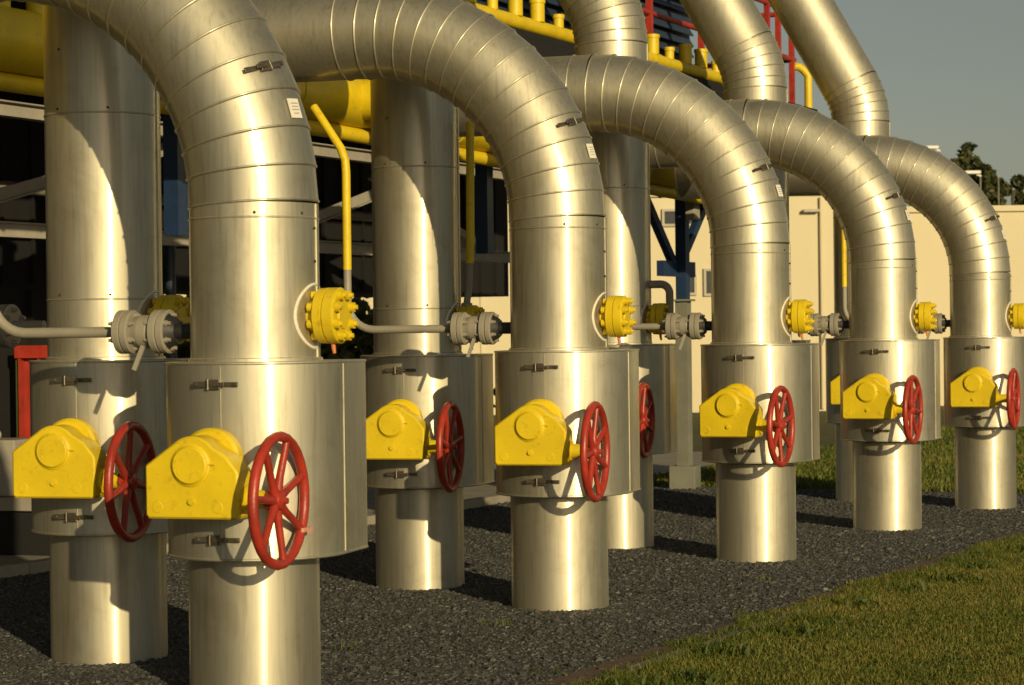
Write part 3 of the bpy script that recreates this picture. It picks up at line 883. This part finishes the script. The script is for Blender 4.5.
# valve at the very left, on a line that comes in from outside the picture
t = empty('flanged_valve', (-3.03, 13.0, CZ + 0.06), RZ, 'grey flanged valve cut by the left edge of the picture', 'valve')
mb = MB(); mb.profile((-0.2, 0, 0), (1, 0, 0), [(0, 0.06), (0.05, 0.085), (0.18, 0.085), (0.26, 0.06)], 20); mb.build('valve_body', M_GREY, t)
for xx in (-0.18, 0.06):
    f = link('flange', CACHE['vflange'], t, (xx, 0, 0)); f.scale = (1.2, 1.35, 1.35)
    for k in range(6):
        a = 2 * PI * (k + 0.5) / 6
        link('bolt', CACHE['vbolt'], f, (0, 0.071 * math.cos(a), 0.071 * math.sin(a)))
mb = MB(); mb.tube([(-0.7, 0, 0), (0.30, 0, 0)], 0.03, 12); mb.build('pipe_run', M_GREY, t)
mb = MB(); mb.tube([(-0.05, 0, 0.06), (-0.05, 0, 0.16)], 0.035, 14); mb.build('bonnet', M_GREY, t)

# ------------------------------------------------------------------ yellow headers
H0 = Vector((-1.324, 16.0)); 
def hp(s, dz, off=0.0): return Vector((H0.x + U.x * s + D.x * off, H0.y + U.y * s + D.y * off, CZ + dz - 0.018 * max(0, s)))
t = empty('yellow_header', (H0.x, H0.y, gz(H0.y)), 0, 'thick yellow header pipe running behind both rows of silver pipes', 'header pipe')
inv = Vector((H0.x, H0.y, gz(H0.y)))
mb = MB(); mb.tube([hp(s, 1.715) - inv for s in (-7.5, -2, 0, 8.6)], 0.19, 32)
for s in (-5.6, -3.2, -0.6, 1.9, 4.4, 6.9):
    mb.tube([hp(s, 1.715) - inv, hp(s + 0.03, 1.715) - inv], 0.197, 32)
mb.build('main_pipe', M_YEL, t)
for s in np.arange(-4.4, -2.2, 0.36):
    mb = MB(); mb.profile(hp(s, 1.88) - inv, (0, 0, 1), [(0, 0.07), (0.22, 0.07), (0.22, 0.10), (0.27, 0.10)], 16); mb.build('nozzle', M_YEL, t)
t2 = empty('yellow_pipe', (H0.x, H0.y, gz(H0.y)), 0, 'thin yellow pipe running just below the thick yellow header', 'pipe')
mb = MB(); mb.tube([hp(s, 1.47) - inv for s in (-7.5, -2, 0, 8.6)], 0.055, 20)
for s in (-2.6, 1.2, 5.0): mb.tube([hp(s, 1.47) - inv, hp(s + 0.02, 1.47) - inv], 0.059, 20)
mb.build('pipe_run', M_YEL, t2)
for s in (-3.0, 1.0, 6.4):
    mb = MB(); mb.bar(hp(s, 1.40) - inv, hp(s, 1.91) - inv, 0.03, 0.008); mb.build('hanger', M_GREY, t2)

# ------------------------------------------------------------------ cooler structure behind
CD = 3.4
t = empty('cooler_frame', (*sd(0, CD), 0), 0, 'blue steel frame with pale beams carrying the dark coolers behind the pipes', 'steel frame')
iv = Vector((*sd(0, CD), 0))
def Lp(s, d, z): return rp(s, d, z) - iv
for k, s in enumerate((-0.26, 4.36, 8.98, 13.60)):
    for d in (CD, 5.0 + 3.6):
        x, y = sd(s, d)
        mb = MB()
        foot = s > 13 or d > 5
        a = Lp(s, d, 0.30 if foot else 0.66); b = Lp(s, d, 2.55)
        mb.bar(a, b, 0.115, 0.115, up=(U.x, U.y, 0))
        c = mb.build('column', M_BLUE, t)
        if not foot: continue
        mb = MB(); zb = gz(y) - CZ
        mb.bar(Lp(s, d, zb - 0.1), Lp(s, d, 0.28), 0.13, 0.13, up=(U.x, U.y, 0))
        mb.box(Lp(s, d, zb + 0.12), (0.28, 0.28, 0.26), rot=Matrix.Rotation(RZ, 3, 'Z'), bev=0.01)
        mb.box(Lp(s, d, 0.29), (0.22, 0.22, 0.02), rot=Matrix.Rotation(RZ, 3, 'Z'))
        mb.build('pedestal', M_POST, t)
    # cross beam and V braces under the deck
    if s > 13:
        mb = MB(); mb.bar(Lp(s - 0.45, CD + 0.07, 0.62), Lp(s + 0.45, CD + 0.07, 0.62), 0.08, 0.16); mb.build('cross_beam', M_BLUE, t)
        for q in (-1, 1):
            mb = MB(); mb.bar(Lp(s + 0.12 * q, CD + 0.07, 0.70), Lp(s + 0.95 * q, CD + 0.07, 1.42), 0.07, 0.09); mb.build('brace', M_BLUE, t)
for zz in (1.62, 0.76):
    mb = MB()
    for w_ in (-0.05, 0.05): mb.bar(Lp(-6, 5.0, zz + w_), Lp(13.6, 5.0, zz + w_), 0.10, 0.010)
    mb.bar(Lp(-6, 5.0, zz), Lp(13.6, 5.0, zz), 0.008, 0.10)
    mb.build('beam', M_BEAM, t)
for s in (-3.0, 1.6, 6.2):
    mb = MB(); mb.bar(Lp(s, 5.05, 0.3), Lp(s, 5.05, 2.5), 0.05, 0.05); mb.build('strut', M_BLUE, t)
for s0, s1, z0_, z1_ in ((4.2, 6.8, 0.85, 1.45), (8.6, 11.2, 0.85, 1.5), (10.2, 12.4, 1.45, 0.85), (0.5, 2.2, 1.45, 0.9)):
    mb = MB(); mb.bar(Lp(s0, 5.2, z0_), Lp(s1, 5.2, z1_), 0.09, 0.012); mb.bar(Lp(s0, 5.2, z0_ + .05), Lp(s1, 5.2, z1_ + .05), 0.012, 0.09); mb.build('brace', M_BEAM, t)
for s in (-2.05,):
    mb = MB(); mb.bar(Lp(s, 4.3, gz(12) - CZ), Lp(s, 4.3, 2.5), 0.06, 0.06); mb.build('strut', M_BLUE, t)
for s, d in ((0.6, 5.7), (3.3, 5.8), (7.6, 5.7), (9.9, 5.8)):
    mb = MB(); mb.tube([Lp(s, d, -1.4), Lp(s, d, 2.5)], 0.045, 10); mb.build('conduit', M_NAVY, t)
for zz, d in ((2.15, 5.9), (1.18, 6.1)):
    mb = MB(); mb.tube([Lp(-6, d, zz), Lp(13.4, d, zz)], 0.05, 10); mb.build('conduit', M_GREY, t)
mb = MB(); mb.box(Lp(13.55, CD - 0.14, 1.22), (0.17, 0.10, 0.19), rot=Matrix.Rotation(math.atan2(U.y, U.x), 3, 'Z'), bev=0.01); mb.build('junction_box', M_BEAM, t)
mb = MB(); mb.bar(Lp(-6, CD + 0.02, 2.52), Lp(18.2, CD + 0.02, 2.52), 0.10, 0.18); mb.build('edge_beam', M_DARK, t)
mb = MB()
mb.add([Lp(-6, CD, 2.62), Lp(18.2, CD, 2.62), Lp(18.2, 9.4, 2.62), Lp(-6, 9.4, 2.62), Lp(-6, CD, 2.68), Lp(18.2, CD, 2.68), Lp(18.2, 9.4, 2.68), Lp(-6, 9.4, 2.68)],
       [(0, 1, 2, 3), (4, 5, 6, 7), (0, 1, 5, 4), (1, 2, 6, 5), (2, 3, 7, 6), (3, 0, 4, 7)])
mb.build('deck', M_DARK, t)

# cooler unit on the deck with louvres
t = empty('air_cooler', (*sd(4, 6.5), CZ + 2.68), 0, 'long dark navy louvred air cooler up on the frame', 'air cooler')
iv2 = Vector((*sd(4, 6.5), CZ + 2.68))
def Lc(s, d, z): return rp(s, d, z) - iv2
mb = MB()
c8 = [Lc(s, d, z) for z in (2.70, 4.6) for s, d in ((-5.5, 4.30), (16.2, 4.30), (16.2, 9.2), (-5.5, 9.2))]
mb.add(c8, [(0, 1, 2, 3), (4, 5, 6, 7), (0, 1, 5, 4), (1, 2, 6, 5), (2, 3, 7, 6), (3, 0, 4, 7)]); mb.build('casing', M_NAVY, t)
mb = MB()
for k in range(14):
    z = 2.82 + k * 0.125
    mb.bar(Lc(-5.4, 4.24, z), Lc(16.1, 4.24, z), 0.012, 0.10, up=(D.x * 0.6, D.y * 0.6, 1))
mb.build('louvre', M_NAVY, t)

# yellow nozzle header along the deck edge
t = empty('nozzle_header', (*sd(4, CD - 0.1), CZ + 2.72), 0, 'yellow header with a row of short upright nozzles along the deck edge', 'header pipe')
iv3 = Vector((*sd(4, CD - 0.1), CZ + 2.72))
mb = MB(); mb.tube([rp(s, CD + 0.05, 2.75) - iv3 for s in (-5, 2, 9, 15.3)], 0.066, 20)
for s in (3.1, 8.0, 12.9): mb.tube([rp(s, CD + 0.05, 2.75) - iv3, rp(s + 0.2, CD + 0.05, 2.75) - iv3], 0.074, 20)
mb.build('main_pipe', M_YEL, t)
for k, s in enumerate(np.arange(1.0, 15.3, 0.46)):
    mb = MB(); h = 0.17 if k % 3 else 0.09; r_ = 0.068 if k % 3 else 0.05
    mb.profile(rp(s, CD + 0.05, 2.80) - iv3, (0, 0, 1), [(0, r_), (h, r_), (h, r_ + 0.008), (h + 0.035, r_ + 0.008), (h + 0.04, r_ - 0.01)], 18)
    mb.build('nozzle', M_YEL, t)
# red fire main uprights beside it and railing
t = empty('red_railing', (*sd(15, 3.7), CZ + 2.68), 0, 'red safety railing along the edge of the high cooler deck', 'railing')
iv4 = Vector((*sd(15, 3.7), CZ + 2.68))
for s in (11.9, 13.4, 14.9, 16.3, 17.1, 17.5, 18.0):
    mb = MB(); mb.bar(rp(s, CD + 0.26, 2.66) - iv4, rp(s, CD + 0.26, 3.95) - iv4, 0.060, 0.060, up=(U.x, U.y, 0)); mb.build('post', M_RED, t)
for z in (3.30, 3.88):
    mb = MB(); mb.tube([rp(11.8, CD + 0.26, z) - iv4, rp(18.1, CD + 0.26, z) - iv4], 0.032, 10); mb.build('rail', M_RED, t)
for z in (3.30, 3.88):
    mb = MB(); mb.tube([rp(18.1, CD + 0.26, z) - iv4, rp(18.1, 9.2, z) - iv4], 0.032, 10); mb.build('rail', M_RED, t)
mb = MB()
pts = [rp(18.15, CD + 0.1, 2.68), rp(18.15, CD + 0.1, 3.1)] + [rp(18.15 - 0.02 * k, CD + 0.1 + 0.05 * k, 3.1 + 0.12 * math.sin(k * 0.6)) for k in range(1, 4)]
mb.tube(pts, 0.05, 12)
tag(mb.build('yellow_pole', M_YEL), 'upright yellow pipe with a bent top beside the red railing', 'pipe')

# dark cooler hall hanging under the deck
mb = MB()
def hall(s0, s1, d0, d1, z0_, z1_):
    c8 = [rp(s, d, z) for z in (z0_, z1_) for s, d in ((s0, d0), (s1, d0), (s1, d1), (s0, d1))]
    mb.add(c8, [(0, 1, 2, 3), (4, 5, 6, 7), (0, 1, 5, 4), (1, 2, 6, 5), (2, 3, 7, 6), (3, 0, 4, 7)])
hall(-8, 16.8, 7.0, 8.3, 0.42, 2.60)
for k in range(60):
    s = -7.8 + k * 0.41
    mb.bar(rp(s, 6.985, 0.45), rp(s, 6.985, 2.58), 0.05, 0.03, up=(U.x, U.y, 0))
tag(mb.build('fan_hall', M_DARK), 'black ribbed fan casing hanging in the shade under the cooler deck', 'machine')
mb = MB()
hall(-9, 7.2, 6.4, 8.0, -1.62, 0.40)
for k in range(30):
    s = -8.8 + k * 0.53
    mb.bar(rp(s, 6.37, -1.5), rp(s, 6.37, 0.38), 0.06, 0.05, up=(U.x, U.y, 0))
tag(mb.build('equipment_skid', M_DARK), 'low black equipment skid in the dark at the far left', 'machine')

# red post, cabinet on the left edge
X, Y = -3.83, 17.6
t = empty('red_support_post', (X, Y, gz(Y)), RZ, 'red steel support post behind the leftmost straight pipe', 'support post')
g = gz(Y)
mb = MB()
for sx in (-1, 1): mb.box((sx * 0.085, 0, 0.82), (0.016, 0.16, 1.50))
mb.box((0, 0, 0.82), (0.154, 0.012, 1.50)); mb.build('column', M_RED, t)
mb = MB(); mb.box((0.03, 0, 1.54), (0.30, 0.18, 0.10)); mb.build('head_plate', M_RED, t)
mb = MB(); mb.box((0, 0, 0.02), (0.26, 0.26, 0.03)); mb.build('base_plate', M_RED, t)
mb = MB(); mb.box((-0.11, -0.02, 0.80), (0.05, 0.05, 1.45)); mb.build('conduit', M_DKGRN, t)

X, Y = -3.98, 16.7
t = empty('control_cabinet', (X, Y, gz(Y)), RZ, 'low pale grey control cabinet with a lifting eye at the left edge', 'cabinet')
mb = MB(); mb.box((0, 0, 0.665), (0.64, 0.36, 0.42), bev=0.012); mb.build('body', M_BEAM, t)
mb = MB(); mb.box((-0.04, -0.187, 0.665), (0.46, 0.012, 0.34), bev=0.004); mb.build('door', M_BEAM, t)
mb = MB(); mb.box((0.14, -0.200, 0.665), (0.02, 0.02, 0.08), bev=0.003); mb.build('handle', M_BLK, t)
mb = MB(); mb.tube([(0.12 + 0.035 * math.cos(a), -0.1, 0.91 + 0.035 * math.sin(a)) for a in np.linspace(-PI / 2 - 0.01, 1.5 * PI, 17)], 0.010, 8, cap=False)
mb.build('lifting_eye', M_GREY, t)
mb = MB(); mb.box((0.1, 0.05, 0.17), (1.05, 0.5, 0.36), bev=0.01); mb.build('plinth', M_DARK, t)  # near-black body: the shade below the sunlit slab is put into its colour
mb = MB(); mb.box((0.1, 0.05, 0.40), (1.15, 0.6, 0.10), bev=0.01); mb.build('slab', M_CONC, t)

# ------------------------------------------------------------------ buildings and trees behind
def building(name, x0, x1, y, depth, h, label, wins, pipe_x=None):
    t = empty(name, ((x0 + x1) / 2, y, gz(40)), 0, label, 'building', 'cream buildings behind the yard')
    iv = Vector(((x0 + x1) / 2, y, gz(40)))
    mb = MB(); mb.box(Vector(((x0 + x1) / 2, y + depth / 2, gz(40) + h / 2 - 0.1)) - iv, (x1 - x0, depth, h + 0.2))
    for x in np.arange(x0 + 1.2, x1, 2.4): mb.box(Vector((x, y - 0.002, gz(40) + h / 2)) - iv, (0.05, 0.05, h - 0.05))
    mb.build('wall', M_CREAM, t)
    mb = MB(); mb.box(Vector(((x0 + x1) / 2, y + depth / 2, gz(40) + h + 0.06)) - iv, (x1 - x0 + 0.16, depth + 0.16, 0.12)); mb.build('roof_edge', M_CREAM, t)
    for (wx, wz, ww, wh) in wins:
        mb = MB(); c = Vector((wx, y, gz(40) + wz)) - iv
        for sx in (-1, 1): mb.box(c + Vector((sx * ww / 2, -0.02, 0)), (0.05, 0.08, wh + 0.05))
        for sz in (-1, 1): mb.box(c + Vector((0, -0.02, sz * wh / 2)), (ww - 0.05, 0.08, 0.05))
        f = mb.build('window', M_ROOF, t)
        mb = MB(); mb.box(c + Vector((0, -0.008, 0)), (ww - 0.06, 0.012, wh - 0.06)); mb.build('pane', M_GLASS, f)
    if pipe_x:
        mb = MB(); mb.tube([Vector((pipe_x, y - 0.06, gz(40) + 0.05)) - iv, Vector((pipe_x, y - 0.06, gz(40) + h - 0.05)) - iv], 0.035, 10); mb.build('downpipe', M_CREAM, t)
    return t
building('cream_building', -9.0, 6.55, 44.0, 8.0, 4.32, 'taller cream building behind the yard, small dark windows in its front', [(3.55, 2.55, 0.26, 0.36), (3.98, 2.6, 0.22, 0.5), (3.4, 3.9, 0.7, 0.3)], 6.2)
building('cream_building', 6.60, 16.0, 46.0, 9.0, 4.05, 'lower cream building at the right, behind the farthest arches', [(13.0, 2.4, 0.6, 0.6)])
mb = MB(); mb.box((6.0, 43.93, gz(40) + 4.0), (0.32, 0.22, 0.06), bev=0.015); mb.box((6.0, 43.98, gz(40) + 4.0), (0.10, 0.10, 0.06))
tag(mb.build('wall_lamp', M_ROOF), 'small flat wall lamp near the top of the taller cream building', 'lamp')

def leaf_cloud(blobs, n, size, rng_):
    C_ = np.array([b[0] for b in blobs]); Rr = np.array([b[1] for b in blobs])
    pr = Rr.prod(1); pr = pr / pr.sum()
    k = rng_.choice(len(blobs), n, p=pr)
    u = rng_.normal(size=(n, 3)); u /= np.linalg.norm(u, axis=1)[:, None]
    rad = rng_.random(n) ** 0.45
    c = C_[k] + u * rad[:, None] * Rr[k]
    a = rng_.normal(size=(n, 3)); a /= np.linalg.norm(a, axis=1)[:, None]
    b = np.cross(a, rng_.normal(size=(n, 3))); b /= np.linalg.norm(b, axis=1)[:, None]
    s = size * (0.6 + 0.8 * rng_.random(n))[:, None]
    V = np.stack([c - a * s - b * s * .5, c + a * s * .2 - b * s * .7, c + a * s + b * s * .2, c + b * s * .7 - a * s * .3], 1).reshape(-1, 3)
    tint = np.repeat(np.clip(0.45 + 0.22 * rng_.normal(size=n) + (k % 5 - 2) * 0.07, 0, 1), 4)
    return V, np.arange(4 * n), np.arange(0, 4 * n, 4), tint
def tree(name, x, y, h, w, label, seed, conical=False, leaf=0.16, n=9000, group=None, base=0.15):
    r_ = np.random.default_rng(seed)
    t = empty(name, (x, y, gz(40)), 0, label, 'tree' if h > 3 else 'bush', group)
    mb = MB()
    bend = [(0, 0, -0.2), (0.02 * h * r_.normal(), 0.02 * h * r_.normal(), h * 0.4), (0.03 * h * r_.normal(), 0, h * 0.9)]
    mb.tube(bend, [0.035 * h ** 0.8, 0.025 * h ** 0.8, 0.006 * h], 9)
    blobs = []
    m = 26
    for i in range(m):
        f = base + (1 - base) * (i + 0.5) / m
        prof = (1 - f) ** 0.8 if conical else math.sin(PI * min(0.97, 0.12 + f * 0.88)) ** 0.7
        a = r_.random() * 2 * PI; rr = w / 2 * prof * (0.4 + 0.5 * r_.random())
        c = (rr * math.cos(a), rr * math.sin(a), h * f * 0.96)
        q = w * 0.21 * (0.6 + 0.8 * r_.random()) * max(0.45, prof)
        blobs.append((c, (q, q, q * 0.75)))
        if i % 3 == 0:
            mb.tube([(0, 0, h * f * 0.7), (c[0] * .6, c[1] * .6, h * f * 0.85), c], [0.012 * h, 0.008 * h, 0.003 * h], 6)
    mb.build('trunk', M_BARK, t)
    V, F, ls, tint = leaf_cloud(blobs, n, leaf, r_)
    link('crown', raw_mesh('crown', V, F, ls, M_BUSH if h < 3 else M_LEAF, tint), t)
tree('evergreen_tree', 18.35, 88.0, 9.3, 4.2, 'tall dark evergreen tree rising above the lower cream building', 3, False, 0.12, 34000)
tree('evergreen_tree', 20.2, 92.0, 8.0, 3.4, 'shorter dark tree at the right foot of the tall evergreen', 5, False, 0.12, 20000)
tree('evergreen_tree', 22.0, 95.0, 8.3, 2.6, 'small dark tree at the right edge of the picture', 8, True, 0.16, 10000)
tree('hedge_bush', -2.6, 31.0, 2.3, 3.6, 'olive green bush growing in shade under the fan casing', 12, False, 0.09, 7000, base=0.1)
tree('hedge_bush', -4.6, 33.0, 2.4, 3.4, 'olive green bush growing left of the other one under the casing', 13, False, 0.09, 7000, base=0.1)

for (x, y, z, hw, lab) in ((16.45, 85.0, 8.47, 0.5, 'left of two pale floodlight masts beside the dark evergreen tree'), (17.8, 84.0, 7.42, 0.6, 'right floodlight mast, its head in front of the dark evergreen tree')):
    t = empty('floodlight_mast', (x, y, gz(40)), 0, lab, 'floodlight', 'floodlight masts behind the buildings')
    mb = MB(); mb.tube([(0.15, 0, 0), (0.15, 0, z - 0.1 - gz(40))], [0.045, 0.03], 8); mb.build('pole', M_MAST, t)
    mb = MB(); mb.box((-0.15, 0, z - gz(40)), (hw, 0.3, 0.13), bev=0.03); mb.bar((0.0, 0, z - .08 - gz(40)), (0.18, 0, z - .14 - gz(40)), 0.06, 0.06); mb.build('lamp_head', M_LAMP, t)
mb = MB(); mb.tube([(18.2, 82.0, 0), (18.2, 82.0, 7.1)], [0.04, 0.022], 8); mb.box((18.2, 82.0, 7.12), (0.1, 0.1, 0.1))
tag(mb.build('thin_mast', M_MAST), 'thin bare mast standing before the shorter dark tree', 'mast')

# ------------------------------------------------------------------ light, sky, camera
SUN_AZ, SUN_EL = 157.5, 14.5
w = bpy.data.worlds.new('World'); scene.world = w; w.use_nodes = True
nt = w.node_tree; nt.nodes.clear()
out = nt.nodes.new('ShaderNodeOutputWorld'); bg = nt.nodes.new('ShaderNodeBackground')
sky = nt.nodes.new('ShaderNodeTexSky'); sky.sky_type = 'NISHITA'; sky.sun_disc = False
sky.sun_elevation = R(SUN_EL); sky.sun_rotation = R(SUN_AZ); sky.air_density = 1.0; sky.dust_density = 1.0; sky.ozone_density = 0.6
hs = nt.nodes.new('ShaderNodeHueSaturation'); hs.inputs['Saturation'].default_value = 0.55
tint = nt.nodes.new('ShaderNodeMix'); tint.data_type = 'RGBA'; tint.blend_type = 'MULTIPLY'; tint.inputs[0].default_value = 1
tint.inputs[7].default_value = (0.97, 0.95, 0.84, 1)
nt.links.new(sky.outputs[0], hs.inputs['Color']); nt.links.new(hs.outputs[0], tint.inputs[6])
nt.links.new(tint.outputs[2], bg.inputs[0]); bg.inputs[1].default_value = 0.056
nt.links.new(bg.outputs[0], out.inputs[0])
sl = bpy.data.lights.new('sun', 'SUN'); sl.energy = 4.8; sl.angle = R(0.5); sl.color = (1.0, 0.80, 0.44)
so = bpy.data.objects.new('sun', sl); COL.objects.link(so)
sdv = Vector((math.sin(R(SUN_AZ)) * math.cos(R(SUN_EL)), math.cos(R(SUN_AZ)) * math.cos(R(SUN_EL)), math.sin(R(SUN_EL))))
so.rotation_euler = sdv.to_track_quat('Z', 'Y').to_euler(); so.location = sdv * 50

cam = bpy.data.cameras.new('camera'); co = bpy.data.objects.new('camera', cam); COL.objects.link(co)
F_PX = 2200.0
cam.sensor_width = 36; cam.lens = F_PX / 1024 * 36; cam.clip_end = 3000; cam.clip_start = 0.1
ROLL = R(0.7); PITCH = math.atan((342.5 - 330.0) / F_PX)
f = Vector((0, math.cos(PITCH), -math.sin(PITCH)))
right = Vector((1, 0, 0)); up = right.cross(f)
# verticals lean to the left in the picture: camera turned slightly clockwise
r2 = right * math.cos(ROLL) - up * math.sin(ROLL); u2 = up * math.cos(ROLL) + right * math.sin(ROLL)
M = Matrix((r2, u2, -f)).transposed().to_4x4()
co.matrix_world = Matrix.Translation((0, 0, CZ)) @ M
cam.dof.use_dof = True; cam.dof.focus_distance = 12.5; cam.dof.aperture_fstop = 6.3
scene.camera = co
scene.render.engine = 'CYCLES'
scene.render.resolution_x = 1024; scene.render.resolution_y = 685
vs = scene.view_settings
vs.view_transform = 'Standard'; vs.look = 'None'; vs.exposure = -0.18; vs.gamma = 1.0
